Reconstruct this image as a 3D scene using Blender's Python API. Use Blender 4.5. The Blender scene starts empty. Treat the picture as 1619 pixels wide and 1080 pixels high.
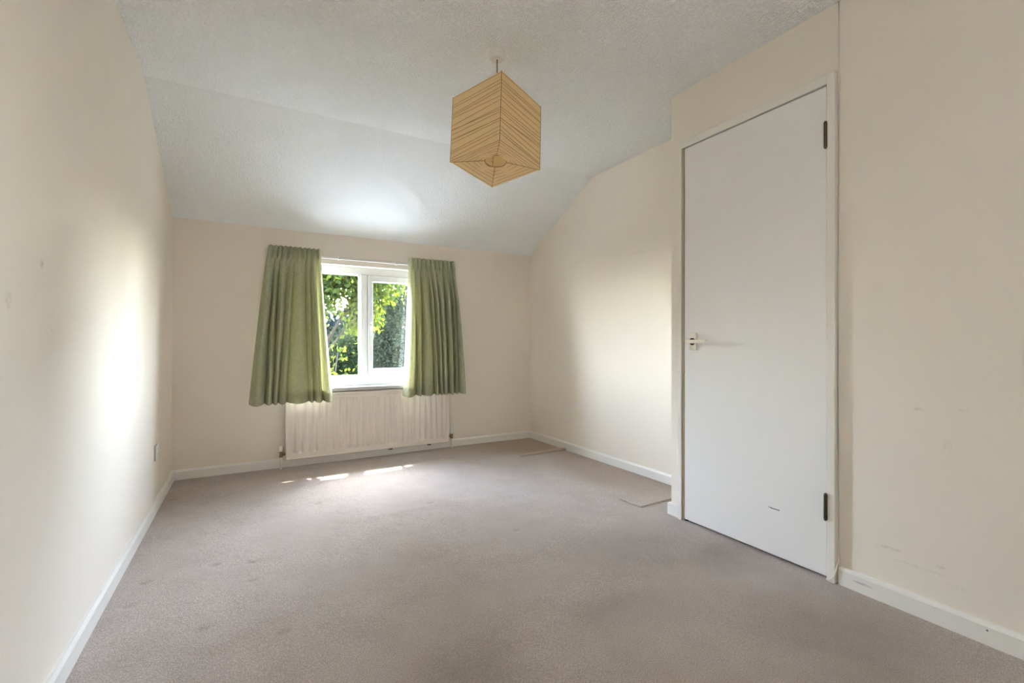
import bpy, bmesh, math, random
import numpy as np
from mathutils import Vector, Matrix

sc = bpy.context.scene
COL = sc.collection
# ------------------------------------------------------------------ measures (metres)
XL, XR, XD = -0.464, 2.447, 2.037        # left wall, alcove wall, cupboard/door wall
YB, YF = 3.922, -1.55                    # window wall, wall behind the camera
ZC, ZK, YK = 2.309, 1.817, 2.958         # flat ceiling, wall-head under the slope, where slope starts
YC = 1.785                               # end of the cupboard block
WX0, WX1, WZ0, WZ1 = 0.295, 1.395, 0.592, 1.58   # window opening
EYE = 0.955

# ------------------------------------------------------------------ camera
cam = bpy.data.cameras.new('camera'); cam_o = bpy.data.objects.new('camera', cam); COL.objects.link(cam_o)
cam.sensor_width = 36.0; cam.lens = 728.46 / 1619 * 36.0; cam.shift_y = 0.0004
cam.clip_start = 0.02; cam.clip_end = 400
cam_o.location = (0, 0, EYE); cam_o.rotation_euler = (math.pi / 2, 0, -0.5182)
sc.camera = cam_o

# ------------------------------------------------------------------ light
SUN_DIR = Vector((-0.2, -0.6, -1.0)).normalized()
w = bpy.data.worlds.new('sky'); sc.world = w; w.use_nodes = True
nt = w.node_tree; nt.nodes.clear()
wo = nt.nodes.new('ShaderNodeOutputWorld'); wb = nt.nodes.new('ShaderNodeBackground'); ws = nt.nodes.new('ShaderNodeTexSky')
ws.sky_type = 'NISHITA'; ws.sun_disc = False
ws.sun_elevation = math.asin(-SUN_DIR.z); ws.sun_rotation = math.atan2(-SUN_DIR.x, -SUN_DIR.y)
ws.air_density = 1.0; ws.dust_density = 0.6; ws.ozone_density = 1.0
bw = nt.nodes.new('ShaderNodeRGBToBW'); hz = nt.nodes.new('ShaderNodeMix'); hz.data_type = 'RGBA'; hz.inputs[0].default_value = 0.52   # thin haze whitens the sky
nt.links.new(ws.outputs[0], bw.inputs[0]); nt.links.new(ws.outputs[0], hz.inputs[6]); nt.links.new(bw.outputs[0], hz.inputs[7])
nt.links.new(hz.outputs[2], wb.inputs[0]); wb.inputs[1].default_value = 2.0
nt.links.new(wb.outputs[0], wo.inputs[0])
sun = bpy.data.lights.new('sun', 'SUN'); sun.energy = 1.7; sun.angle = 0.012; sun.color = (1.0, 0.95, 0.86)
sun_o = bpy.data.objects.new('sun', sun); COL.objects.link(sun_o)
sun_o.location = (3, 14, 18); sun_o.rotation_euler = SUN_DIR.to_track_quat('-Z', 'Y').to_euler()

def portal(name, loc, rot, sx, sz):
    l = bpy.data.lights.new(name, 'AREA'); l.shape = 'RECTANGLE'; l.size = sx; l.size_y = sz; l.cycles.is_portal = True
    o = bpy.data.objects.new(name, l); COL.objects.link(o); o.location = loc; o.rotation_euler = rot
portal('window_portal', ((WX0 + WX1) / 2, YB + .17, (WZ0 + WZ1) / 2), (-math.pi / 2, 0, 0), WX1 - WX0, WZ1 - WZ0)
RY0, RY1, RZ0, RZ1 = -1.45, -0.70, 1.0, 1.85      # fill-light window, added unseen in the right-hand wall behind the camera
portal('fill_window_portal', (XD + .09, (RY0 + RY1) / 2, (RZ0 + RZ1) / 2), (0, math.pi / 2, 0), RZ1 - RZ0, RY1 - RY0)

vs = sc.view_settings
vs.view_transform = 'Standard'; vs.look = 'None'; vs.gamma = 1.0; vs.use_curve_mapping = False
vs.exposure = 3.52
cy = sc.cycles
cy.use_denoising = True; cy.denoiser = 'OPENIMAGEDENOISE'
cy.max_bounces = 12; cy.diffuse_bounces = 8; cy.glossy_bounces = 4; cy.transmission_bounces = 8; cy.transparent_max_bounces = 16
cy.sample_clamp_indirect = 8.0; cy.caustics_reflective = False; cy.caustics_refractive = False

# ------------------------------------------------------------------ materials
def srgb(r, g, b):
    f = lambda c: (c / 255 / 12.92) if c / 255 <= .04045 else ((c / 255 + .055) / 1.055) ** 2.4
    return (f(r), f(g), f(b), 1.0)

class M:
    def __init__(s, name):
        s.m = bpy.data.materials.new(name); s.m.use_nodes = True; s.t = s.m.node_tree; s.t.nodes.clear()
        s.out = s.n('ShaderNodeOutputMaterial'); s.tc = s.n('ShaderNodeTexCoord')
    def n(s, k, **kw):
        x = s.t.nodes.new(k)
        for a, b in kw.items(): setattr(x, a, b)
        return x
    def l(s, a, b): s.t.links.new(a, b)
    def bsdf(s, col, rough=.5, spec=.5, metal=0.0):
        b = s.n('ShaderNodeBsdfPrincipled'); b.inputs['Roughness'].default_value = rough
        b.inputs['Specular IOR Level'].default_value = spec; b.inputs['Metallic'].default_value = metal
        if isinstance(col, tuple): b.inputs['Base Color'].default_value = col
        else: s.l(col, b.inputs['Base Color'])
        s.l(b.outputs[0], s.out.inputs[0]); s.b = b; return b
    def noise(s, scale, detail=3, rough=.55, vec=None, dist=0.0):
        x = s.n('ShaderNodeTexNoise'); x.inputs['Scale'].default_value = scale; x.inputs['Detail'].default_value = detail
        x.inputs['Roughness'].default_value = rough; x.inputs['Distortion'].default_value = dist
        s.l(vec if vec is not None else s.tc.outputs['Object'], x.inputs['Vector']); return x.outputs['Fac']
    def ramp(s, fac, a, b):
        x = s.n('ShaderNodeMapRange'); x.inputs[1].default_value = a; x.inputs[2].default_value = b
        x.interpolation_type = 'SMOOTHSTEP'; s.l(fac, x.inputs[0]); return x.outputs[0]
    def math(s, op, a, b=None, c=None):
        x = s.n('ShaderNodeMath', operation=op)
        for i, v in enumerate((a, b, c)):
            if v is None: continue
            if isinstance(v, (int, float)): x.inputs[i].default_value = v
            else: s.l(v, x.inputs[i])
        return x.outputs[0]
    def mix(s, fac, a, b, blend='MIX'):
        x = s.n('ShaderNodeMix', data_type='RGBA', blend_type=blend)
        for i, v in ((0, fac), (6, a), (7, b)):
            if isinstance(v, (int, float, tuple)): x.inputs[i].default_value = v
            else: s.l(v, x.inputs[i])
        return x.outputs[2]
    def bump(s, h, strength, dist, normal=None):
        x = s.n('ShaderNodeBump'); x.inputs['Strength'].default_value = strength; x.inputs['Distance'].default_value = dist
        s.l(h, x.inputs['Height'])
        if normal is not None: s.l(normal, x.inputs['Normal'])
        return x.outputs[0]
    def spot(s, c, r, soft=.5):
        """1 inside an ellipsoid of centre c and radii r, 0 outside"""
        mp = s.n('ShaderNodeVectorMath', operation='SUBTRACT'); s.l(s.tc.outputs['Object'], mp.inputs[0]); mp.inputs[1].default_value = c
        dv = s.n('ShaderNodeVectorMath', operation='DIVIDE'); s.l(mp.outputs[0], dv.inputs[0]); dv.inputs[1].default_value = r
        ln = s.n('ShaderNodeVectorMath', operation='LENGTH'); s.l(dv.outputs[0], ln.inputs[0])
        return s.ramp(ln.outputs['Value'], 1.0, soft)
    def spots(s, lst, soft=.5):
        acc = None
        for c, r, k in lst:
            v = s.math('MULTIPLY', s.spot(c, r, soft), k)
            acc = v if acc is None else s.math('MAXIMUM', acc, v)
        return acc

def simple(name, col, rough=.5, spec=.5, metal=0.0, bscale=None, bstr=.1, bdist=.002, var=.04, vscale=6):
    m = M(name)
    c = m.mix(m.math('MULTIPLY', m.noise(vscale, 4), var * 2), col, tuple(x * .72 for x in col[:3]) + (1,))
    m.bsdf(c, rough, spec, metal)
    if bscale: m.l(m.bump(m.noise(bscale, 2), bstr, bdist), m.b.inputs['Normal'])
    return m.m

def wall_mat(name, col, marks):
    m = M(name)
    c = m.mix(m.math('MULTIPLY', m.ramp(m.noise(1.6, 5, .6), .35, .75), .10), col, tuple(x * .8 for x in col[:3]) + (1,))
    if marks:
        k = m.spots(marks)
        k = m.math('MULTIPLY', k, m.math('MULTIPLY', m.ramp(m.noise(70, 3), .34, .66), .38))
        c = m.mix(k, c, srgb(120, 104, 88))
    m.bsdf(c, .62, .3)
    m.l(m.bump(m.noise(190, 2), .10, .002, m.bump(m.noise(9, 3), .08, .01)), m.b.inputs['Normal'])
    return m.m

CREAM = srgb(234, 225, 212)
m_wall_left = wall_mat('cream_wall_paint_left', CREAM, [((XL, 1.63, 1.156), (.02, .018, .014), .9), ((XL, 1.44, 1.05), (.02, .02, .03), .5), ((XL, 1.70, .985), (.02, .01, .008), .5)])
m_wall_back = wall_mat('cream_wall_paint_back', CREAM, [((-.40, YB, 1.77), (.006, .02, .006), .8), ((-.44, YB, .33), (.006, .02, .006), .6), ((-.37, YB, .28), (.008, .02, .005), .5), ((2.3, YB, .28), (.01, .02, .008), .4)])
m_wall_right = wall_mat('cream_wall_paint_alcove', CREAM, [((XR, 2.35, 1.60), (.02, .30, .006), .35), ((XR, 2.13, 1.69), (.02, .035, .006), .5), ((XR, 1.98, 1.80), (.02, .03, .007), .7)])
m_wall_door = wall_mat('cream_wall_paint_door', CREAM, [((XD, .78, .20), (.02, .05, .008), .5), ((XD, .70, .165), (.02, .10, .006), .35), ((XD, .64, .19), (.02, .02, .007), .5), ((XD, .60, .14), (.02, .03, .01), .4), ((XD, .70, .72), (.02, .02, .008), .4), ((XD, .62, .60), (.02, .015, .03), .3), ((XD, .58, .73), (.02, .02, .006), .3)])
m_wall_plain = wall_mat('light_cutting_taupe', srgb(132, 116, 100), [])  # dark taupe on the unseen rear wall, keeps bounced light down

def ceiling_mat(name, col, strength, dist):
    m = M(name)
    c = m.mix(m.math('MULTIPLY', m.ramp(m.noise(2.2, 4), .4, .75), .10), col, tuple(x * .82 for x in col[:3]) + (1,))
    m.bsdf(c, .75, .2)
    n1 = m.noise(62, 2.0, .5, dist=1.2)
    h = m.math('ADD', m.ramp(n1, .38, .60), m.math('MULTIPLY', m.noise(180, 2), .25))
    m.l(m.bump(h, strength, dist), m.b.inputs['Normal'])
    return m.m
m_ceil = ceiling_mat('stippled_white_ceiling', srgb(245, 247, 248), 1.0, .0042)
m_slope = ceiling_mat('fine_stippled_shaded_ceiling', srgb(237, 240, 241), .8, .0022)  # same white as the flat part, greyed to paint in the slope's shade

# carpet
m = M('beige_pile_carpet')
DENTS = [(-.376, 2.133), (-.36, 2.31), (.007, 2.124), (.005, 2.30), (.10, 1.69), (-.14, 1.84), (-.40, 3.45), (1.175, 2.02), (.35, 2.95), (.93, 2.62), (-.13, 2.35)]
big = m.ramp(m.noise(1.1, 5, .6), .30, .72)
mid = m.ramp(m.noise(5.5, 4, .6), .35, .70)
fine = m.noise(290, 2, .6)
base = m.mix(m.math('MULTIPLY', big, .55), srgb(219, 205, 195), srgb(203, 187, 175))
base = m.mix(m.math('MULTIPLY', mid, .35), base, srgb(188, 172, 159))
base = m.mix(m.ramp(fine, .36, .70), m.mix(1.0, base, (.60, .59, .58, 1), 'MULTIPLY'), base)
fresh = m.spots([((2.42, 2.55, 0), (.55, .95, .3), .55), ((2.25, 3.75, 0), (.55, .60, .3), .8)])
base = m.mix(fresh, base, m.mix(m.ramp(fine, .36, .7), srgb(152, 128, 102), srgb(190, 163, 133)))
stains_and_falloff = m.spots([((1.60, 1.58, 0), (.50, .36, .3), .45), ((1.86, 1.33, 0), (.30, .25, .3), .75), ((1.15, 1.27, 0), (.32, .13, .3), .35), ((.55, 1.22, 0), (.40, .24, .3), .5), ((1.65, .75, 0), (.60, .50, .3), .55), ((.2, 3.80, 0), (1.0, .2, .2), .35)], -.1)  # carpet stains; right and near ones deepened to stand in for light falloff
base = m.mix(m.math('MULTIPLY', stains_and_falloff, m.ramp(m.noise(3, 3), .05, .6)), base, srgb(134, 119, 108))
dk = m.spots([((x, y, 0), (.030, .022, .05), .28) for x, y in DENTS])
base = m.mix(m.math('MULTIPLY', dk, m.ramp(m.noise(90, 2), .35, .55)), base, srgb(112, 96, 84))
m.bsdf(base, .95, .05)
m.b.inputs['Sheen Weight'].default_value = .25; m.b.inputs['Sheen Roughness'].default_value = .6
hh = m.math('ADD', fine, m.math('MULTIPLY', m.noise(60, 3), .8))
m.l(m.bump(hh, .9, .006, m.bump(m.noise(14, 3), .35, .02)), m.b.inputs['Normal'])
m_carpet = m.m

# paintwork
def paint(name, col, marks=None, rough=.35):
    m = M(name)
    c = m.mix(m.math('MULTIPLY', m.ramp(m.noise(3, 5), .4, .8), .12), col, tuple(x * .85 for x in col[:3]) + (1,))
    if marks:
        k = m.math('MULTIPLY', m.spots(marks), m.ramp(m.noise(120, 2), .25, .5)); c = m.mix(k, c, srgb(96, 86, 76))
    m.bsdf(c, rough, .4); m.l(m.bump(m.noise(40, 3), .05, .002), m.b.inputs['Normal']); return m.m
m_door = paint('white_door_paint', srgb(234, 231, 228), None, .42)
m_skirt = paint('white_skirting_paint', srgb(232, 229, 222), [((XD - .016, .86, .035), (.02, .04, .006), .35), ((XD - .016, .52, .045), (.02, .004, .004), .9)])
m_frame = paint('white_frame_paint', srgb(230, 226, 217), None)
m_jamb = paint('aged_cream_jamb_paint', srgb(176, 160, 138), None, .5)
m_upvc = simple('white_upvc', srgb(222, 222, 223), .25, .5, var=.02)
m_sill = simple('white_gloss_sill', srgb(196, 194, 190), .2, .5, var=.02)
m_rad = simple('cream_radiator_enamel', srgb(232, 222, 211), .30, .5, var=.05, vscale=3)
m_plastic = simple('cream_plastic', srgb(236, 229, 212), .35, .5, var=.03)
m_white_plastic = simple('white_plastic', srgb(228, 226, 222), .35, .5, var=.03)
m_grey_plastic = simple('grey_back_box_plastic', srgb(196, 192, 186), .45, .4, var=.03)
m_brown = simple('bronzed_steel', srgb(96, 84, 66), .4, .5, .85, var=.3, vscale=60)
m_brass = simple('tarnished_brass', srgb(146, 128, 92), .32, .5, .9, var=.3, vscale=80)
m_chrome = simple('chrome', srgb(190, 190, 188), .2, .5, .9, var=.05)
m_dark = simple('dark_recess', srgb(48, 40, 34), .9, .1)  # near-black fill standing in for the shade inside gaps and holes
m_cord = simple('brown_flex', srgb(150, 128, 100), .6, .3)
m_scuff = simple('black_scuff', srgb(84, 78, 72), .8, .1)

m = M('window_glass'); tr = m.n('ShaderNodeBsdfTransparent'); tr.inputs[0].default_value = (.93, .95, .95, 1)
gl = m.n('ShaderNodeBsdfGlossy'); gl.inputs['Roughness'].default_value = .02
fr = m.n('ShaderNodeLayerWeight'); mx = m.n('ShaderNodeMixShader')
m.l(m.math('ADD', m.math('MULTIPLY', m.math('POWER', fr.outputs['Facing'], 5.0), .9), .04), mx.inputs[0]); m.l(tr.outputs[0], mx.inputs[1]); m.l(gl.outputs[0], mx.inputs[2]); m.l(mx.outputs[0], m.out.inputs[0])
m_glass = m.m

def cloth_mat(name, col, trans, tcol):
    m = M(name)
    sv = m.n('ShaderNodeMapping'); sv.inputs['Scale'].default_value = (40, 40, 260); m.l(m.tc.outputs['Object'], sv.inputs[0])
    sv2 = m.n('ShaderNodeMapping'); sv2.inputs['Scale'].default_value = (420, 420, 30); m.l(m.tc.outputs['Object'], sv2.inputs[0])
    a = m.noise(1, 2, .5, sv.outputs[0]); b = m.noise(1, 2, .5, sv2.outputs[0])
    wv = m.math('ADD', a, b)
    c = m.mix(m.ramp(wv, .75, 1.25), tuple(x * .86 for x in col[:3]) + (1,), tuple(min(1, x * 1.08) for x in col[:3]) + (1,))
    d = m.n('ShaderNodeBsdfDiffuse'); t = m.n('ShaderNodeBsdfTranslucent'); x = m.n('ShaderNodeMixShader'); x.inputs[0].default_value = trans
    m.l(c, d.inputs[0]); m.l(m.mix(m.ramp(wv, .75, 1.25), tuple(x * .8 for x in tcol[:3]) + (1,), tcol), t.inputs[0])
    bn = m.bump(wv, .25, .001); m.l(bn, d.inputs['Normal'])
    m.l(d.outputs[0], x.inputs[1]); m.l(t.outputs[0], x.inputs[2]); m.l(x.outputs[0], m.out.inputs[0]); return m.m
m_curtain = cloth_mat('sage_green_linen', srgb(175, 178, 149), .10, srgb(214, 204, 140))
m_lining = cloth_mat('white_lining', srgb(236, 236, 228), .12, srgb(236, 230, 205))

def paper_mat(name, col, tcol):
    m = M(name)
    c = m.mix(m.math('MULTIPLY', m.noise(30, 4), .35), col, tuple(x * .8 for x in col[:3]) + (1,))
    d = m.n('ShaderNodeBsdfDiffuse'); t = m.n('ShaderNodeBsdfTranslucent'); x = m.n('ShaderNodeMixShader'); x.inputs[0].default_value = .35
    m.l(c, d.inputs[0]); t.inputs[0].default_value = tcol; m.l(m.bump(m.noise(45, 3), .25, .004), d.inputs['Normal'])
    m.l(d.outputs[0], x.inputs[1]); m.l(t.outputs[0], x.inputs[2]); m.l(x.outputs[0], m.out.inputs[0]); return m.m
m_paper = paper_mat('tan_lantern_paper', srgb(253, 232, 188), srgb(252, 230, 184))
m_wire = simple('brown_rib_wire', srgb(186, 140, 86), .6, .2)

def leaf_mat(name, col, tcol, trans=.4):
    m = M(name)
    oi = m.noise(1.7, 3); c = m.mix(m.ramp(oi, .35, .65), col, tuple(x * .6 for x in col[:3]) + (1,))
    d = m.n('ShaderNodeBsdfDiffuse'); t = m.n('ShaderNodeBsdfTranslucent'); x = m.n('ShaderNodeMixShader'); x.inputs[0].default_value = trans
    m.l(c, d.inputs[0]); t.inputs[0].default_value = tcol
    m.l(d.outputs[0], x.inputs[1]); m.l(t.outputs[0], x.inputs[2]); m.l(x.outputs[0], m.out.inputs[0]); return m.m
m_leaf_bright = leaf_mat('yellow_green_leaves', srgb(28, 38, 20), srgb(112, 120, 34), .34)
m_leaf_mid = leaf_mat('mid_green_leaves', srgb(20, 29, 20), srgb(40, 52, 24), .3)
m_leaf_olive = leaf_mat('olive_grey_leaves', srgb(32, 37, 31), srgb(46, 52, 36), .3)
m_leaf_dark = leaf_mat('dark_blue_green_leaves', srgb(16, 24, 26), srgb(20, 30, 24), .25)
m_bark = simple('grey_brown_bark', srgb(40, 36, 30), .9, .1, bscale=20, bstr=.6, bdist=.02, var=.4)
m_lawn = simple('lawn_grass', srgb(84, 84, 64), .95, .1, bscale=40, bstr=.5, bdist=.02, var=.4, vscale=3)
m_patio = simple('pale_bounce_paving', srgb(222, 217, 208), .9, .1, bscale=30, bstr=.3, var=.1)
m_terrace = simple('grey_bounce_paving', srgb(176, 172, 166), .9, .1, bscale=30, bstr=.3, var=.1)

# ------------------------------------------------------------------ helpers
ORG = {}
def box(bm, x0, x1, y0, y1, z0, z1, bev=0, seg=2):
    vs_ = [bm.verts.new((x, y, z)) for x in (x0, x1) for y in (y0, y1) for z in (z0, z1)]
    fs = [bm.faces.new([vs_[i] for i in q]) for q in ((0, 1, 3, 2), (4, 6, 7, 5), (0, 4, 5, 1), (2, 3, 7, 6), (0, 2, 6, 4), (1, 5, 7, 3))]
    if bev:
        es = list({e for f in fs for e in f.edges})
        bmesh.ops.bevel(bm, geom=es, offset=bev, segments=seg, affect='EDGES', profile=.5)
    return bm
def poly_prism(bm, pts, axis, a, b):
    """extrude a 2-D outline along an axis; outline coords are the other two axes in order"""
    def P(p, t): return {'x': (t, p[0], p[1]), 'y': (p[0], t, p[1]), 'z': (p[0], p[1], t)}[axis]
    A = [bm.verts.new(P(p, a)) for p in pts]; B = [bm.verts.new(P(p, b)) for p in pts]
    n = len(pts); bm.faces.new(A); bm.faces.new(B[::-1])
    for i in range(n): bm.faces.new((A[i], B[i], B[(i + 1) % n], A[(i + 1) % n]))
    return bm
def tube(bm, pts, r, seg=8, closed=False):
    pts = [Vector(p) for p in pts]; n = len(pts); rings = []
    for i, p in enumerate(pts):
        a = pts[(i - 1) % n] if (closed or i > 0) else p; b = pts[(i + 1) % n] if (closed or i < n - 1) else p
        d = (b - a).normalized(); u = d.cross(Vector((0, 0, 1)))
        if u.length < 1e-3: u = d.cross(Vector((1, 0, 0)))
        u.normalize(); v = d.cross(u); rr = r[i] if isinstance(r, (list, tuple)) else r
        rings.append([bm.verts.new(p + (u * math.cos(2 * math.pi * k / seg) + v * math.sin(2 * math.pi * k / seg)) * rr) for k in range(seg)])
    for i in range(n if closed else n - 1):
        A, B = rings[i], rings[(i + 1) % n]
        for k in range(seg): bm.faces.new((A[k], A[(k + 1) % seg], B[(k + 1) % seg], B[k]))
    if not closed: bm.faces.new(rings[0][::-1]); bm.faces.new(rings[-1])
    return bm
def lathe(bm, c, prof, seg=24):
    """prof: (radius, z) list about a vertical axis through c"""
    rings = [[bm.verts.new((c[0] + r * math.cos(2 * math.pi * k / seg), c[1] + r * math.sin(2 * math.pi * k / seg), c[2] + z)) for k in range(seg)] for r, z in prof]
    for A, B in zip(rings, rings[1:]):
        for k in range(seg): bm.faces.new((A[k], A[(k + 1) % seg], B[(k + 1) % seg], B[k]))
    bm.faces.new(rings[0][::-1]); bm.faces.new(rings[-1]); return bm
def new(): return bmesh.new()
def obj(name, bm, mat, parent=None, smooth=False, org=None, keepn=False):
    me = bpy.data.meshes.new(name)
    o0 = ORG[parent.name] if parent is not None else Vector(org or (0, 0, 0))
    if isinstance(bm, tuple): me.from_pydata([tuple(Vector(v) - o0) for v in bm[0]], [], bm[1])
    else:
        if not keepn: bmesh.ops.recalc_face_normals(bm, faces=bm.faces)
        bmesh.ops.translate(bm, verts=bm.verts, vec=-o0); bm.to_mesh(me); bm.free()
    me.materials.append(mat)
    if smooth: me.polygons.foreach_set('use_smooth', [True] * len(me.polygons))
    o = bpy.data.objects.new(name, me); COL.objects.link(o)
    if parent is not None: o.parent = parent
    else: o.location = o0
    ORG[o.name] = o0
    return o
def auto_smooth(o, ang=35):
    me = o.data; me.polygons.foreach_set('use_smooth', [True] * len(me.polygons)); me.set_sharp_from_angle(angle=math.radians(ang)); return o
def tag(o, label, cat, group=None):
    o['label'] = label; o['category'] = cat
    if group: o['group'] = group
    return o
def struct(o, label=None, cat=None):
    o['kind'] = 'structure'
    if label: o['label'] = label
    if cat: o['category'] = cat
    return o
def thing(name, label, cat, loc, group=None, structure=False):
    o = bpy.data.objects.new(name, None); COL.objects.link(o); o.location = loc; o.empty_display_size = .1
    ORG[o.name] = Vector(loc); tag(o, label, cat, group)
    if structure: o['kind'] = 'structure'
    return o

# ------------------------------------------------------------------ room shell
T = .22
# floor: fine grid with dents, a ruck and slight unevenness
nx, ny = 236, 440
gx = np.linspace(XL - .02, XR + .02, nx); gy = np.linspace(YF - .02, YB + .02, ny)
GX, GY = np.meshgrid(gx, gy, indexing='ij'); GZ = np.zeros_like(GX)
for x, y in DENTS: GZ -= .007 * np.exp(-(((GX - x) / .022) ** 2 + ((GY - y) / .018) ** 2) ** 1.5)
def seg_d(ax, ay, bx, by):
    dx, dy = bx - ax, by - ay; L = dx * dx + dy * dy
    t = np.clip(((GX - ax) * dx + (GY - ay) * dy) / L, 0, 1)
    return np.hypot(GX - ax - t * dx, GY - ay - t * dy)
d = seg_d(.60, 2.555, 1.03, 2.55); GZ += .008 * np.exp(-(d / .035) ** 2)
rs = np.random.RandomState(3)
for k in range(14):
    kx, ky, ph = rs.uniform(-5, 5), rs.uniform(-5, 5), rs.uniform(0, 6.3); GZ += .0007 * np.sin(kx * GX + ky * GY + ph)
verts = np.stack([GX, GY, GZ], -1).reshape(-1, 3)
idx = np.arange(nx * ny).reshape(nx, ny)
faces = np.stack([idx[:-1, :-1], idx[1:, :-1], idx[1:, 1:], idx[:-1, 1:]], -1).reshape(-1, 4)
me = bpy.data.meshes.new('floor'); me.from_pydata(verts.tolist(), [], faces.tolist()); me.materials.append(m_carpet)
me.polygons.foreach_set('use_smooth', [True] * len(me.polygons))
floor = bpy.data.objects.new('floor', me); COL.objects.link(floor); ORG['floor'] = Vector((0, 0, 0))
struct(floor, 'worn beige fitted carpet with furniture dents covering the whole bedroom floor', 'floor')
b = box(new(), XL - T, XR + T, YF - T, YB + T, -.25, -.03); obj('floor_slab', b, m_dark, floor)
def flap(pts, depth, h):     # cut carpet edge, standing slightly proud and dying away behind
    v = []; f = []
    for x, y in pts: v += [(x, y, -.003), (x, y, h), (x + .0, y + depth * .35, h * .9), (x, y + depth, -.003)]
    for i in range(len(pts) - 1):
        a, c = i * 4, i * 4 + 4
        for k in range(3): f.append((a + k, c + k, c + k + 1, a + k + 1))
    return (v, f)
obj('carpet_seam', flap([(1.957, 3.279), (2.03, 3.281), (2.2, 3.287), (2.38, 3.294), (2.43, 3.296)], .12, .013), m_carpet, floor)
obj('carpet_seam', flap([(1.944, 2.02), (1.959, 1.938), (2.05, 1.941), (2.15, 1.944), (2.27, 1.948), (2.43, 1.952)], .12, .009), m_carpet, floor)

# left wall
b = box(new(), XL - T, XL, YF - T, YB + T, -.2, 2.6)
struct(obj('wall_left', b, m_wall_left), 'plain cream painted wall along the left side', 'wall')
# window wall with its opening
b = new()
box(b, XL - T, WX0, YB, YB + T, -.2, ZK + .3); box(b, WX1, XR + T, YB, YB + T, -.2, ZK + .3)
box(b, WX0, WX1, YB, YB + T, -.2, WZ0 - .03); box(b, WX0, WX1, YB, YB + T, WZ1, ZK + .3)
struct(obj('wall_back', b, m_wall_back), 'cream painted far wall around the curtained window', 'wall')
# alcove wall
b = box(new(), XR, XR + T, YC - .1, YB + T, -.2, 2.6)
struct(obj('wall_right', b, m_wall_right), 'cream alcove wall under the sloping ceiling beyond the door', 'wall')
# cupboard block with the door opening
DY0, DY1, DZ = .975, 1.705, 2.0         # opening
b = new()
box(b, XD, XD + .1, DY1, YC, -.2, 2.6); box(b, XD, XD + .1, YF - T, RY0, -.2, 2.6); box(b, XD, XD + .1, RY1, DY0, -.2, 2.6); box(b, XD, XD + .1, RY0, RY1, -.2, RZ0); box(b, XD, XD + .1, RY0, RY1, RZ1, 2.6); box(b, XD, XD + .1, DY0, DY1, DZ, 2.6)
box(b, XD + .1, XR + T, YC - .1, YC, -.2, 2.6)
box(b, XD + .1, XD + .14, DY0 - .05, DY1 + .05, -.2, 2.1)
struct(obj('wall_cupboard', b, m_wall_door), 'cream wall around the white door on the right', 'wall')
# wall behind the camera, coloured dark to cut the light bounced back into the room
b = box(new(), XL - T, XR + T, YF - T, YF, -.2, 2.6)
struct(obj('wall_front', b, m_wall_plain), 'unseen wall behind the camera, taupe to dim the bounced light', 'wall')
# ceiling
b = box(new(), XL - T, XR + T, YF - T, YK + .0, ZC, ZC + .15)
ceil = struct(obj('ceiling', b, m_ceil), 'white stippled ceiling, flat then sloping down to the window wall', 'ceiling')
sl = (ZK - ZC) / (YB - YK)
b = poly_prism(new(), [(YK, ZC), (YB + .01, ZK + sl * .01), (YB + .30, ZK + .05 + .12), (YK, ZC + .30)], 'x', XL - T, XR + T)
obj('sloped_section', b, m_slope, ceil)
# eave outside, over the window
b = poly_prism(new(), [(YB + T - .02, 1.80), (4.46, 1.74), (4.46, 1.86), (YB + T - .02, 2.12)], 'x', XL - 1.5, XR + 1.5)
struct(obj('trim_1', b, m_upvc), 'white eave board outside above the window', 'eave')

# skirting boards
SK, SH = .016, .068
def skirt_prof(s=1): return [(0, -.02), (0, SH), (s * SK * .55, SH), (s * SK, SH - .012), (s * SK, -.02)]
b = poly_prism(new(), [(XL + p[0], p[1]) for p in skirt_prof()], 'y', YF, YB)
struct(obj('baseboard_left', b, m_skirt), 'white skirting board along the left wall', 'skirting board')
b = poly_prism(new(), [(YB - p[0], p[1]) for p in skirt_prof()], 'x', XL, XR)
struct(obj('baseboard_back', b, m_skirt), 'white skirting board behind the radiator under the window', 'skirting board')
b = poly_prism(new(), [(XR - p[0], p[1]) for p in skirt_prof()], 'y', YC, YB)
struct(obj('baseboard_right', b, m_skirt), 'white skirting board along the alcove wall', 'skirting board')
b = poly_prism(new(), [(XD - p[0], p[1]) for p in skirt_prof()], 'y', YF, .942)
struct(obj('baseboard_cupboard', b, m_skirt), 'scuffed white skirting board to the right of the door', 'skirting board')
b = new(); box(b, XD - SK, XD, 1.7205, YC + SK, -.02, SH - .006, .003); box(b, XD, XR, YC, YC + SK, -.02, SH - .006)
struct(obj('baseboard_corner', b, m_skirt), 'short white skirting return at the cupboard corner left of the door', 'skirting board')

# ------------------------------------------------------------------ window_1
win = thing('window_1', 'white plastic casement window between green curtains overlooking trees', 'window', ((WX0 + WX1) / 2, YB + .09, WZ0), structure=True)
F0, F1 = YB + .085, YB + .15      # frame front/back
gL0, gL1, mu0, mu1, s0, s1 = WX0 + .05, .812, .812, .876, .876, WX1 - .05
b = box(new(), WX0, WX0 + .05, F0, F1, WZ0, WZ1, .004); obj('frame_stile', b, m_upvc, win)
b = box(new(), WX1 - .05, WX1, F0, F1, WZ0, WZ1, .004); obj('frame_stile', b, m_upvc, win)
b = box(new(), WX0 + .05, WX1 - .05, F0, F1, 1.522, WZ1, .004); obj('frame_head', b, m_upvc, win)
b = box(new(), WX0 + .05, WX1 - .05, F0, F1, WZ0, .668, .004); obj('frame_bottom_rail', b, m_upvc, win)
b = box(new(), WX0 + .05, WX1 - .05, F0 - .012, F0 + .01, WZ0, .618, .003); obj('frame_bead', b, m_upvc, win)
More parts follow.
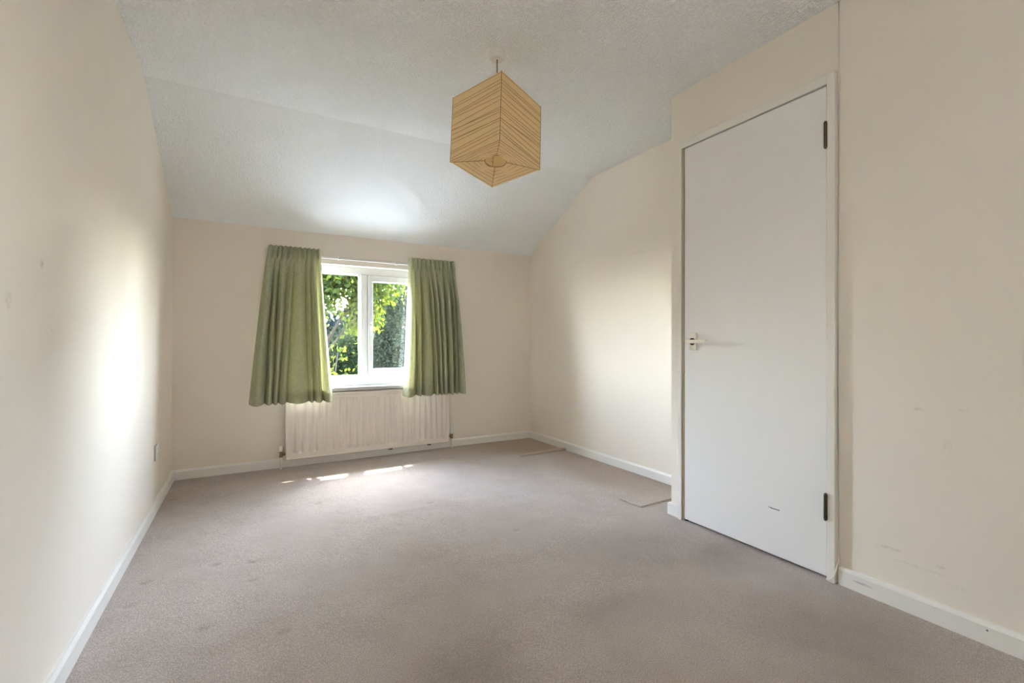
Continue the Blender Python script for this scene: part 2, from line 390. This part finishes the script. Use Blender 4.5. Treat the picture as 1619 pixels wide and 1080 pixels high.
b = box(new(), mu0, mu1, F0 - .006, F1, .655, 1.522, .012, 3); obj('mullion', b, m_upvc, win)
# fixed light
b = box(new(), gL0, gL1, F0 + .030, F0 + .036, .668, 1.522); obj('pane', b, m_glass, win)
b = new()
box(b, gL0, gL0 + .012, F0 + .012, F0 + .03, .668, 1.522); box(b, gL1 - .01, gL1, F0 + .012, F0 + .03, .668, 1.522)
box(b, gL0, gL1, F0 + .012, F0 + .03, .668, .678); box(b, gL0, gL1, F0 + .012, F0 + .03, 1.512, 1.522)
obj('glazing_bead', b, m_upvc, win)
# opening casement
sash = obj('casement', box(new(), s0, s0 + .038, F0 - .014, F0 + .05, .672, 1.520, .005), m_upvc, win)
b = new(); S0 = F0 - .014
box(b, s1 - .038, s1, S0, F0 + .05, .672, 1.520, .005)
box(b, s0 + .03, s1 - .03, S0 + .0005, F0 + .05, .672, .726, .005); box(b, s0 + .03, s1 - .03, S0 + .0005, F0 + .05, 1.468, 1.520, .005)
obj('sash_rails', b, m_upvc, sash)
b = box(new(), s0 + .037, s1 - .037, F0 + .018, F0 + .024, .725, 1.469); obj('pane', b, m_glass, sash)
b = new(); box(b, s0 + .012, s0 + .026, S0 - .010, S0, 1.055, 1.125, .003); obj('handle_plate', b, m_white_plastic, sash)
b = new(); tube(b, [(s0 + .019, S0 - .008, 1.10), (s0 + .019, S0 - .030, 1.098)], .007, 10); tube(b, [(s0 + .019, S0 - .028, 1.104), (s0 + .021, S0 - .032, 1.06), (s0 + .026, S0 - .030, 1.005)], [.008, .007, .0055], 10)
obj('handle', b, m_chrome, sash, True)
# sill
b = box(new(), WX0 - .02, WX1 + .02, 3.858, YB, .562, WZ0, .007, 3); box(b, WX0, WX1, YB - .01, F0 + .02, WZ0 - .035, WZ0)
struct(obj('window_sill', b, m_sill), 'white gloss window sill above the radiator', 'window sill')
# window made up behind the camera to let in fill light
rw = thing('added_fill_window', 'unseen white window added behind the camera for fill light', 'window', (XD + .05, (RY0 + RY1) / 2, RZ0), structure=True)
for y0, y1, z0, z1 in ((RY0, RY0 + .05, RZ0, RZ1), (RY1 - .05, RY1, RZ0, RZ1), (RY0 + .05, RY1 - .05, RZ0, RZ0 + .05), (RY0 + .05, RY1 - .05, RZ1 - .05, RZ1)):
    obj('frame_bar', box(new(), XD + .03, XD + .08, y0, y1, z0, z1, .004), m_upvc, rw)
obj('pane', box(new(), XD + .05, XD + .056, RY0 + .05, RY1 - .05, RZ0 + .05, RZ1 - .05), m_glass, rw)

# ------------------------------------------------------------------ door
door = thing('door_1', 'plain white flush door with cream lever handle and bronze hinges', 'door', (XD, 1.33, 0), structure=True)
FX, AX = XD - .020, XD - .025        # face of the door leaf, face of the frame
leaf = obj('leaf', box(new(), FX, FX + .04, .9835, 1.6785, .012, 1.984, .0015), m_door, door)
obj('architrave', box(new(), AX, XD + .06, 1.697, 1.720, -.01, 2.030, .0025), m_frame, door)
obj('architrave', box(new(), AX, XD + .06, .951, .981, -.01, 2.030, .0025), m_frame, door)
obj('architrave', box(new(), AX + .0004, XD + .06, .979, 1.699, 1.990, 2.030, .0025), m_frame, door)
obj('jamb', box(new(), AX + .007, XD + .06, 1.683, 1.698, -.01, 1.992, .001), m_jamb, door)
obj('shadow_gap_strip', box(new(), FX + .012, XD + .08, .98, 1.684, 1.98, 1.9905), m_dark, door)  # dark strip painted in for the shadow above the leaf
obj('shadow_gap_strip', box(new(), FX + .014, XD + .08, 1.672, 1.684, -.01, 1.99), m_dark, door)  # dark strip for the shadow down the latch edge
b = new(); box(b, FX - .0006, FX + .001, 1.172, 1.212, .2145, .2180); obj('scuff_mark', b, m_scuff, leaf)
b = new(); box(b, FX - .0006, FX + .001, 1.205, 1.222, .2165, .2190); obj('scuff_mark', b, m_scuff, leaf)
for z in (.293, 1.786):
    h = new(); yk = .983; xk = AX - .004
    for k in range(5): lathe(h, (xk, yk, z - .05 + k * .02), [(.0055, 0), (.0065, .001), (.0065, .0185), (.0055, .0195)], 10)
    lathe(h, (xk, yk, z - .056), [(.002, 0), (.0055, .003), (.0055, .0055)], 10); lathe(h, (xk, yk, z + .0505), [(.0055, 0), (.0055, .002), (.002, .005)], 10)
    box(h, xk, FX + .02, .9815, .9838, z - .05, z + .05)
    obj('hinge', h, m_brown, door)
# lever handle on its plate
pl = obj('handle_plate', box(new(), FX - .011, FX, 1.599, 1.643, .912, 1.002, .0025), m_plastic, door)
b = new(); tube(b, [(FX - .009, 1.621, .957), (FX - .014, 1.621, .957)], .018, 20); obj('spindle_recess', b, m_dark, pl, False)
b = new(); tube(b, [(FX - .012, 1.621, .957), (FX - .05, 1.621, .957)], .009, 12)
box(b, FX - .058, FX - .040, 1.508, 1.630, .947, .967, .003)
obj('lever', b, m_plastic, pl)
obj('strike_plate', box(new(), AX + .011, AX + .02, 1.6825, 1.69, .945, .958), m_brown, door)
obj('strike_plate', box(new(), AX + .011, AX + .02, 1.6825, 1.69, .965, .985), m_brown, door)

# cable clipped down beside the door frame
b = new(); yc = .9475
tube(b, [(XD - .0025, yc, 2.308), (XD - .0025, yc + .001, 2.2), (XD - .003, yc, 2.05), (XD - .003, yc, 1.4), (XD - .003, yc, .6), (XD - .003, yc, .12), (XD - .006, yc - .001, .082), (XD - .019, yc - .003, .074), (XD - .023, yc - .001, .055), (XD - .024, yc + .006, .028), (XD - .026, yc + .018, .010), (XD - .026, yc + .034, .003)], .0028, 8)
tag(obj('cable', b, m_frame, smooth=True, org=(XD, yc, 0)), 'thin painted cable running down beside the door frame over the skirting', 'cable')

# ------------------------------------------------------------------ radiator
RA0, RA1, RB0, RB1 = .235, 1.556, .060, .555
rad = thing('radiator', 'cream panel radiator with vertical flutes under the window', 'radiator', ((RA0 + RA1) / 2, 3.85, RB0))
NF = 25; fx0, fx1 = RA0 + .030, RA1 - .030; pitch = (fx1 - fx0) / NF
xs = [RA0, RA0 + .004, RA0 + .009, RA0 + .012, RA0 + .018] + [fx0 + pitch * (i / 12) for i in range(NF * 12 + 1)] + [RA1 - .018, RA1 - .012, RA1 - .009, RA1 - .004, RA1]
zs = [RB0, RB0 + .004, RB0 + .009, RB0 + .012, RB0 + .018, RB0 + .035] + [RB0 + .040 + i * .004 for i in range(7)] + [RB0 + .08, RB0 + .2, RB0 + .33, RB0 + .42] + [RB1 - .062 + i * .004 for i in range(7)] + [RB1 - .034, RB1 - .018, RB1 - .012, RB1 - .009, RB1 - .004, RB1]
def ss(a, c, x):
    t = min(1, max(0, (x - a) / (c - a))); return t * t * (3 - 2 * t)
def rad_y(x, z):
    e = min(x - RA0, RA1 - x, z - RB0, RB1 - z)
    y = 3.856
    y += .006 * (1 - ss(0, .005, e))                        # rounded outer rim
    y += .004 * ss(.008, .013, e)                           # flat field slightly behind the rim
    if fx0 < x < fx1:
        ph = ((x - fx0) / pitch) % 1.0
        env = ss(RB0 + .040, RB0 + .058, z) * (1 - ss(RB1 - .058, RB1 - .040, z))
        y += .014 * env * (1 - ss(.12, .36, abs(ph - .5))) - .004 * env * ss(.36, .48, abs(ph - .5))
    return y
v = [(x, rad_y(x, z), z) for x in xs for z in zs]; nz = len(zs); f = []
for i in range(len(xs) - 1):
    for j in range(nz - 1): f.append((i * nz + j, (i + 1) * nz + j, (i + 1) * nz + j + 1, i * nz + j + 1))
base_n = len(v)
rim = [(i, 0) for i in range(len(xs))] + [(len(xs) - 1, j) for j in range(1, nz)] + [(i, nz - 1) for i in range(len(xs) - 2, -1, -1)] + [(0, j) for j in range(nz - 2, 0, -1)]
for i, j in rim: v.append((xs[i], 3.880, zs[j]))
for k in range(len(rim)):
    i, j = rim[k]; i2, j2 = rim[(k + 1) % len(rim)]
    f.append((i * nz + j, base_n + k, base_n + (k + 1) % len(rim), i2 * nz + j2))
f.append(tuple(base_n + k for k in range(len(rim))))
pan = obj('panel', (v, f), m_rad, rad); auto_smooth(pan, 50)
for x in (.42, 1.02, 1.36): obj('bracket', box(new(), x, x + .03, 3.872, YB - .001, RB0 - .012, RB0 + .05, .002), m_rad if x < .5 else m_brown, rad)
for x in (RA0 + .12, RA1 - .15): obj('bracket', box(new(), x, x + .03, 3.872, YB - .001, RB1 - .09, RB1 - .02, .002), m_rad, rad)
def valve(x, sgn, tall):
    z = RB0 + .052; y = 3.869
    c = new(); tube(c, [(x + sgn * .034, y, z), (x, y, z)], .011, 14); tube(c, [(x + sgn * .026, y, z), (x + sgn * .016, y, z)], .0145, 6)
    lathe(c, (x, y, z - .024), [(.0125, 0), (.0125, .013), (.0105, .014), (.0105, .036), (.012, .037), (.012, .044)], 12)
    vb = obj('valve_body', c, m_brass, rad); auto_smooth(vb, 40)
    c = new(); lathe(c, (x, y, z + .020), [(.013, 0), (.014, .003), (.0125, tall - .004), (.009, tall)], 18)
    auto_smooth(obj('valve_cap', c, m_white_plastic, vb), 40)
    c = new(); lathe(c, (x, y, -.01), [(.0085, 0), (.0085, z - .012)], 14); auto_smooth(obj('pipe', c, m_rad, rad), 40)
    if tall > .05:
        c = new()
        for k in range(14):
            a = 2 * math.pi * k / 14; cx, cyy = x + .0135 * math.cos(a), y + .0135 * math.sin(a)
            box(c, cx - .0012, cx + .0012, cyy - .0012, cyy + .0012, z + .026, z + .056)
        obj('grip_ridges', c, m_white_plastic, vb)
valve(RA0 - .029, 1, .038); valve(RA1 + .026, -1, .072)

# ------------------------------------------------------------------ curtains
def curtain(name, label, xo_t, xi_t, xo_b, xi_b, ct, cb, seed, org):
    """ct, cb: where the creases between folds lie across the head and the hem (0 outer edge, 1 leading edge)"""
    root = thing(name, label, 'curtain', org, 'pair of curtains at the window')
    rnd = random.Random(seed); ZT, ZB = 1.676, .503
    NS, NT = 320, 80; nf = len(ct) - 1
    amp = [rnd.uniform(.8, 1.15) for _ in range(nf)]; back = [rnd.uniform(0, .012) for _ in range(nf)]; lean = [rnd.uniform(-.45, .45) for _ in range(nf)]
    npl = 11; pj = [rnd.uniform(-.22, .22) for _ in range(npl + 2)]
    def pt(s, t, off=0.0):
        z = ZT + (ZB - ZT) * t; dz = ZT - z
        xo = xo_t + (xo_b - xo_t) * t ** .85; xi = xi_t + (xi_b - xi_t) * t ** 1.25
        g = t ** .8; cr = [a + (c - a) * g for a, c in zip(ct, cb)]
        k = 0
        while k < nf - 1 and s > cr[k + 1]: k += 1
        wd = cr[k + 1] - cr[k]; u = min(1, max(0, (s - cr[k]) / wd))
        u2 = u + lean[k] * u * (1 - u)
        lobe = abs(math.sin(math.pi * u2)) ** .85                # rounded front, sharp crease
        ps = min(s, .99999) * npl; kk = int(ps); q = ps - kk
        small = (.5 - .5 * math.cos(2 * math.pi * min(1, max(0, q + pj[kk] * q * (1 - q) * 2)))) ** .45
        hb = 1 - ss(.062, .085, dz); nip = math.exp(-((dz - .078) / .020) ** 2)
        a_big = (.016 + .044 * ss(.08, .40, dz) + .008 * t) * amp[k] * min(1.15, .55 + wd * 4)
        gath = .030 * hb + .014 * nip + .005 * (1 - hb) * (1 - ss(.08, .30, dz))
        y0 = 3.888 - .043 * ss(.0, .85, t) - back[k] * ss(.1, .5, dz) * lobe
        y = y0 - a_big * lobe * (1 - hb) * (1 - .5 * nip) - gath * small + off
        x = xo + (xi - xo) * s + .35 * wd * abs(xi - xo) * lean[k] * lobe * ss(.1, .5, dz) * .5
        x += .003 * hb * math.sin(2 * math.pi * q)
        le = ss(.90, 1.0, s); y += .012 * le * ss(.1, .5, t) * (1 - t)
        z += -.012 * lobe * t * t + (.005 * small if dz < .004 else 0)
        return (x, y, z)
    def sheet(s_a, s_b, t_a, t_b, ns, ntt, off):
        v = [pt(s_a + (s_b - s_a) * i / ns, t_a + (t_b - t_a) * j / ntt, off) for i in range(ns + 1) for j in range(ntt + 1)]
        f = [(i * (ntt + 1) + j, (i + 1) * (ntt + 1) + j, (i + 1) * (ntt + 1) + j + 1, i * (ntt + 1) + j + 1) for i in range(ns) for j in range(ntt)]
        return (v, f)
    auto_smooth(obj('cloth', sheet(0, 1, 0, 1, NS, NT, 0), m_curtain, root), 50)
    auto_smooth(obj('heading_tape', sheet(.002, .998, .008, .050, NS, 8, .004), m_lining, root), 50)
    auto_smooth(obj('hem', sheet(.002, .998, .935, .999, NS, 4, .002), m_curtain, root), 50)
    auto_smooth(obj('lining', sheet(.01, .86, .06, .95, NS, NT, .004), m_lining, root), 50)
    return root
curtain('curtain', 'gathered sage green curtain hanging left of the window', .125, .488, -.005, .572,
        [0, .15, .24, .42, .52, .70, .81, .92, 1], [0, .18, .27, .33, .43, .70, .76, .87, 1], 4, (.30, 3.87, .51))
curtain('curtain', 'gathered sage green curtain hanging right of the window', 1.614, 1.189, 1.701, 1.124,
        [0, .06, .125, .27, .42, .53, .61, .75, .89, 1], [0, .13, .19, .28, .38, .44, .51, .71, .79, 1], 11, (1.41, 3.87, .51))
rail = obj('curtain_rail', box(new(), .10, 1.64, 3.892, 3.906, 1.616, 1.634, .003), m_white_plastic, org=(.87, 3.9, 1.616))
tag(rail, 'slim white curtain track above the window', 'curtain rail')
for x in (.14, .62, 1.08, 1.60): obj('bracket', box(new(), x, x + .02, 3.890, YB - .0005, 1.612, 1.640, .002), m_white_plastic, rail)

# ------------------------------------------------------------------ socket
so = obj('wall_socket', box(new(), XL, XL + .006, 3.237, 3.321, .285, .369, .001), m_grey_plastic, org=(XL, 3.268, .283))
tag(so, 'small white surface socket on the left wall near the far corner', 'socket')
sf = obj('face_plate', box(new(), XL + .006, XL + .012, 3.236, 3.322, .284, .370, .003), m_white_plastic, so)
for y, z, hh_, ww in ((3.279, .347, .010, .004), (3.268, .320, .004, .008), (3.290, .320, .004, .008)): obj('pin_hole', box(new(), XL + .0118, XL + .0124, y - ww / 2, y + ww / 2, z - hh_ / 2, z + hh_ / 2), m_dark, sf)


# ------------------------------------------------------------------ paper lantern
LR = (1.006, 1.905)
lamp = thing('pendant_lamp', 'tan paper cube lantern hanging from the white ceiling', 'lamp', (LR[0], LR[1], ZC))
b = new(); lathe(b, (LR[0], LR[1], ZC - .036), [(.014, 0), (.030, .001), (.0345, .006), (.036, .034), (.036, .037)], 36)
auto_smooth(obj('ceiling_rose', b, m_white_plastic, lamp), 40)
LC = Vector((1.0, 1.9, 1.924)); S2, H2 = .293 / 2, .323 / 2
LM = Matrix.Rotation(-.12, 3, 'X') @ Matrix.Rotation(.093, 3, 'Y') @ Matrix.Rotation(.392, 3, 'Z')
def L(x, y, z): return LC + LM @ Vector((x, y, z))
top_c = L(0, 0, H2 - .04)
b = new(); tube(b, [(LR[0], LR[1], ZC - .03), Vector((LR[0], LR[1], ZC - .03)).lerp(top_c, .5), top_c], .0032, 8); obj('cord', b, m_cord, lamp, True)
def paper_shell():
    v = []; f = []
    cor = [(-1, -1), (1, -1), (1, 1), (-1, 1)]; n = 16; nzp = 20
    rnd = random.Random(5)
    for k in range(4):
        (ax, ay), (bx, by) = cor[k], cor[(k + 1) % 4]
        st = len(v); nxx, nyy = ((ax + bx) / 2, (ay + by) / 2)
        for i in range(n + 1):
            for j in range(nzp + 1):
                s = i / n; t = j / nzp
                bul = -.004 * (math.sin(math.pi * s)) * (.6 + .4 * math.sin(t * 23 + k + s * 3))
                v.append(L((ax + (bx - ax) * s) * S2 + nxx * bul, (ay + (by - ay) * s) * S2 + nyy * bul, -H2 + 2 * H2 * t))
        for i in range(n):
            for j in range(nzp):
                a = st + i * (nzp + 1) + j; f.append((a, a + nzp + 1, a + nzp + 2, a + 1))
    return v, f
shade = obj('shade', paper_shell(), m_paper, lamp); auto_smooth(shade, 40)
def end_panel(zs_, hr, inset):       # folded paper end with a round opening
    v = []; f = []; N = 64; rings = 6
    for r in range(rings + 1):
        for k in range(N):
            a = 2 * math.pi * k / N + math.pi / 4
            q = 1 / max(abs(math.cos(a)), abs(math.sin(a)))
            px, py = S2 * q * math.cos(a), S2 * q * math.sin(a); cx, cyy = hr * math.cos(a), hr * math.sin(a)
            t = r / rings; m_ = max(abs(math.cos(a)), abs(math.sin(a)))
            v.append(L(px + (cx - px) * t, py + (cyy - py) * t, zs_ * (H2 - inset * t * (1.3 - .5 * (m_ - .7) / .3) )))
    for r in range(rings):
        for k in range(N): f.append((r * N + k, r * N + (k + 1) % N, (r + 1) * N + (k + 1) % N, (r + 1) * N + k))
    return v, f
obj('bottom_panel', end_panel(-1, .050, .022), m_paper, shade); obj('top_panel', end_panel(1, .045, .02), m_paper, shade)
rnd = random.Random(21); z = -H2 + .006; k = 0
while z < H2 - .004:
    hs = [min(H2 - .002, max(-H2 + .002, z + rnd.uniform(-.011, .011))) for _ in range(4)]
    pts = []
    for q, (ax, ay) in enumerate([(-1, -1), (1, -1), (1, 1), (-1, 1)]):
        bx, by = [(-1, -1), (1, -1), (1, 1), (-1, 1)][(q + 1) % 4]; h0, h1 = hs[q], hs[(q + 1) % 4]
        for s in (0, .33, .67): pts.append(L((ax + (bx - ax) * s) * S2 * 1.001, (ay + (by - ay) * s) * S2 * 1.001, h0 + (h1 - h0) * s))
    b = tube(new(), pts, .0009, 5, True); obj('wire_rib', b, m_wire, shade, True)
    z += rnd.choice([.010, .018, .024, .030]); k += 1
for zs_ in (-1, 1):
    for k in range(5):
        t = (k + .6) / 5.6; pts = []
        for q in range(8):
            a = math.pi / 4 * q + math.pi / 4; c_ = 1 / max(abs(math.cos(a)), abs(math.sin(a)))
            R_ = S2 * c_ * (1 - t) + .050 * t + rnd.uniform(-.004, .004)
            pts.append(L(R_ * math.cos(a), R_ * math.sin(a), zs_ * (H2 - .022 * t + .0015)))
        obj('wire_rib', tube(new(), pts, .0007, 5, True), m_wire, shade, True)
for q, (ax, ay) in enumerate([(-1, -1), (1, -1), (1, 1), (-1, 1)]):
    b = new(); pts = [L(ax * S2, ay * S2, -H2 + 2 * H2 * i / 10) for i in range(11)]; tube(b, pts, .0015, 6); obj('corner_seam', b, m_wire, shade, True)
    b = new(); tube(b, [L(ax * S2, ay * S2, -H2), L(ax * .036, ay * .036, -H2 + .022)], .0012, 5); obj('fold_line', b, m_wire, shade, True)
b = new(); tube(b, [L(.050 * math.cos(a), .050 * math.sin(a), -H2 + .024) for a in [2 * math.pi * i / 28 for i in range(28)]], .0016, 6, True); obj('opening_ring', b, m_wire, shade, True)
b = new(); tube(b, [top_c + Vector((0, 0, .02)), top_c, top_c - Vector((0, 0, .05))], [.012, .019, .019], 16); obj('lamp_holder', b, m_white_plastic, lamp, True)
b = new(); lathe(b, top_c - Vector((0, 0, .155)), [(.004, 0), (.018, .004), (.028, .020), (.030, .038), (.024, .062), (.015, .085), (.013, .106)], 18); obj('bulb', b, m_white_plastic, lamp, True)

# ------------------------------------------------------------------ outside
GZ0 = -2.75
b = box(new(), XL - 6, XR + 6, YB + T + .02, YB + T + 4.5, GZ0 - .05, GZ0 + .04)  # out of view, added to bounce sunlight through the window onto the ceiling
struct(obj('bounce_paving', b, m_terrace), 'unseen paving added below the window to bounce light inside', 'terrace')
b = box(new(), -60, 60, -60, YB + T + .02, GZ0 - .5, GZ0)  # out of view, pale so that it reflects daylight up to the ceiling
struct(obj('bounce_yard', b, m_patio), 'unseen pale ground added around the house to bounce light inside', 'yard')
b = box(new(), -60, 60, YB + T + .02, 90, GZ0 - .5, GZ0)
struct(obj('ground', b, m_lawn), 'green garden lawn below the window', 'lawn')

def leaves(rs_, blobs, n, size, flat=.35):
    """blobs: (centre, radii, weight); leaves lie mostly in the outer shell of each blob, in small sprays"""
    wts = np.array([q[2] for q in blobs], float); wts /= wts.sum()
    bi = rs_.choice(len(blobs), n // 6 + 1, p=wts)
    C = np.array([q[0] for q in blobs])[bi]; R_ = np.array([q[1] for q in blobs])[bi]
    d_ = rs_.normal(size=(len(bi), 3)); d_ /= np.linalg.norm(d_, axis=1, keepdims=True)
    rr = rs_.uniform(.45, 1.05, (len(bi), 1)) ** .6
    sp = C + d_ * R_ * rr
    P = np.repeat(sp, 6, 0)[:n] + rs_.normal(scale=size * 1.3, size=(n, 3))
    ax = rs_.normal(size=(n, 3)); ax[:, 2] -= .5; ax /= np.linalg.norm(ax, axis=1, keepdims=True)
    t = rs_.normal(size=(n, 3)); t[:, 2] *= flat; sd = np.cross(ax, t); sd /= np.linalg.norm(sd, axis=1, keepdims=True) + 1e-9
    nn = np.cross(ax, sd); L_ = size * rs_.uniform(.7, 1.3, (n, 1)); W_ = L_ * .32
    v = np.stack([P, P + ax * L_ * .5 + sd * W_ + nn * L_ * .08, P + ax * L_, P + ax * L_ * .5 - sd * W_ + nn * L_ * .08], 1).reshape(-1, 3)
    i = np.arange(n)[:, None] * 4
    f = np.concatenate([np.concatenate([i, i + 1, i + 2], 1), np.concatenate([i, i + 2, i + 3], 1)])
    return v, f
def tree(name, label, cat, base, trunk_r, blobs, n, size, mat, seed, group=None):
    rs_ = np.random.RandomState(seed)
    root = thing(name, label, cat, base, group)
    o0 = Vector(base); b = new()
    top = Vector(base) * .3 + Vector(np.mean([q[0] for q in blobs], 0)) * .7
    mid_ = Vector(base).lerp(top, .5) + Vector((.1, .05, 0))
    tube(b, [o0, o0.lerp(mid_, .5), mid_, top], [trunk_r, trunk_r * .8, trunk_r * .65, trunk_r * .35], 8)
    for c, r, wt in blobs:
        c = Vector(c); a = mid_.lerp(top, float(rs_.uniform(0, 1)))
        tube(b, [a, a.lerp(c, .5) + Vector((0, 0, .12)), c], [trunk_r * .35, trunk_r * .22, trunk_r * .08], 6)
        for k in range(5):
            e = c + Vector(rs_.normal(size=3) * np.array(r) * .6); tube(b, [a.lerp(c, .8), e], [trunk_r * .12, trunk_r * .04], 4)
    obj('trunk', b, m_bark, root, True)
    v, f = leaves(rs_, blobs, n, size)
    me = bpy.data.meshes.new('foliage'); me.from_pydata((v - np.array(base)).tolist(), [], f.tolist()); me.materials.append(mat)
    fo = bpy.data.objects.new('foliage', me); COL.objects.link(fo); fo.parent = root; fo['kind'] = 'stuff'
    return root
rs = np.random.RandomState(8)
tree('broadleaf_tree', 'broad-leaved tree with bright yellow-green leaves framing the left pane', 'tree', (-.1, 8.9, GZ0), .12,
     [((.5, 8.6, 2.3), (.8, .6, .5), 1.8), ((1.35, 8.6, 2.22), (.55, .5, .38), 2.4), ((1.0, 8.7, 2.9), (1.1, .6, .6), 1.5), ((2.05, 8.7, 2.2), (.42, .5, .5), 1.6), ((2.3, 8.8, 2.9), (.7, .6, .5), 1.0),
      ((1.79, 8.6, 1.6), (.15, .3, .42), 1.0), ((1.02, 8.5, 1.75), (.15, .3, .24), .7), ((1.2, 8.7, 3.7), (1.2, .7, .5), 1.0), ((-.5, 8.6, 2.6), (.8, .6, .6), .9), ((.5, 8.6, 1.2), (.4, .4, .6), .8)],
     15000, .10, m_leaf_bright, 1)
tree('garden_shrub', 'bright yellow-green shrub low outside the left pane', 'shrub', (.75, 6.9, GZ0), .06,
     [((.62, 6.8, .16), (.36, .35, .34), 1.4), ((.93, 7.0, .12), (.22, .3, .40), 1.3), ((.3, 6.9, -.2), (.6, .5, .6), 1.2), ((1.29, 7.0, .10), (.07, .2, .42), .5), ((.8, 6.9, -1.2), (.8, .6, .9), 1.0), ((1.12, 7.1, .78), (.05, .1, .07), .04)],
     6000, .065, m_leaf_bright, 2)
tree('leafy_bush', 'tall mid-green bush beyond the left pane', 'shrub', (1.5, 12.6, GZ0), .07,
     [((1.7, 12.6, -.1), (.65, .5, .8), 1.2), ((.9, 12.6, -.3), (.7, .5, .8), 1), ((2.35, 12.6, .4), (.45, .5, .9), 1.2), ((1.5, 12.6, -1.5), (1.1, .6, 1.0), 1)], 9000, .10, m_leaf_mid, 3)
tree('olive_tree', 'dense grey-green small-leaved tree filling the right pane', 'tree', (3.6, 10.6, GZ0), .10,
     [((3.0, 10.5, 1.25), (.6, .6, .85), 2.0), ((3.4, 10.6, 2.2), (.9, .6, .85), 2.2), ((2.95, 10.5, .1), (.65, .6, .65), 1.8), ((4.2, 10.6, 1.0), (.9, .6, 1.1), 2), ((3.4, 10.6, -.9), (1.0, .6, .8), 1.6), ((3.8, 10.6, -1.8), (1.0, .6, .7), 1.0), ((2.62, 10.5, .6), (.30, .5, .75), 1.2), ((4.3, 10.6, 2.6), (.8, .6, .8), 1.2)],
     28000, .066, m_leaf_olive, 4)
tree('garden_bush', 'olive-green bush behind the grey-green tree', 'shrub', (4.1, 14.6, GZ0), .1,
     [((3.5, 14.6, .8), (.9, .7, 1.3), 1.4), ((4.7, 14.6, 1.4), (1.1, .7, 1.5), 1.5), ((4.1, 14.6, -1.2), (1.5, .7, 1.2), 1.0)], 11000, .12, m_leaf_mid, 5)
spots_ = [(-.9, 21, 1.7, 3.4), (3.6, 21, 1.7, 2.0), (8.1, 21, 1.7, 4.8), (12.6, 21, 1.7, 5.2), (-5.4, 21, 1.7, 4.2), (-9.9, 21, 1.7, 4.8), (1.2, 28, 1.9, 2.3), (6.3, 28, 1.9, 3.2), (11.2, 28, 1.9, 5.0)]
where = ['straight behind the left pane', 'low under the sky gap in the left pane', 'tall to the right of the grey-green tree', 'outermost on the right', 'left behind the curtain', 'far left behind the curtain', 'most distant, left of the sky gap', 'most distant, right of the sky gap', 'most distant on the right']
for i, (x, y, r, zt) in enumerate(spots_):
    rs2 = np.random.RandomState(40 + i); bl = []; Ht = zt - GZ0
    for k in range(9):
        a = 2 * math.pi * k / 9 * 2; bl.append(((x + r * .5 * math.cos(a), y + r * .4 * math.sin(a), GZ0 + Ht * (.15 + .6 * k / 8)), (r * .55, r * .5, Ht * .22), 1))
    bl.append(((x, y, zt - Ht * .18), (r * .75, r * .6, Ht * .18), 1.4))
    tree('distant_tree', 'dark blue-green distant tree ' + where[i], 'tree', (x, y, GZ0), .2, bl, 8000, .26, m_leaf_dark, 60 + i, 'dark trees at the end of the garden')
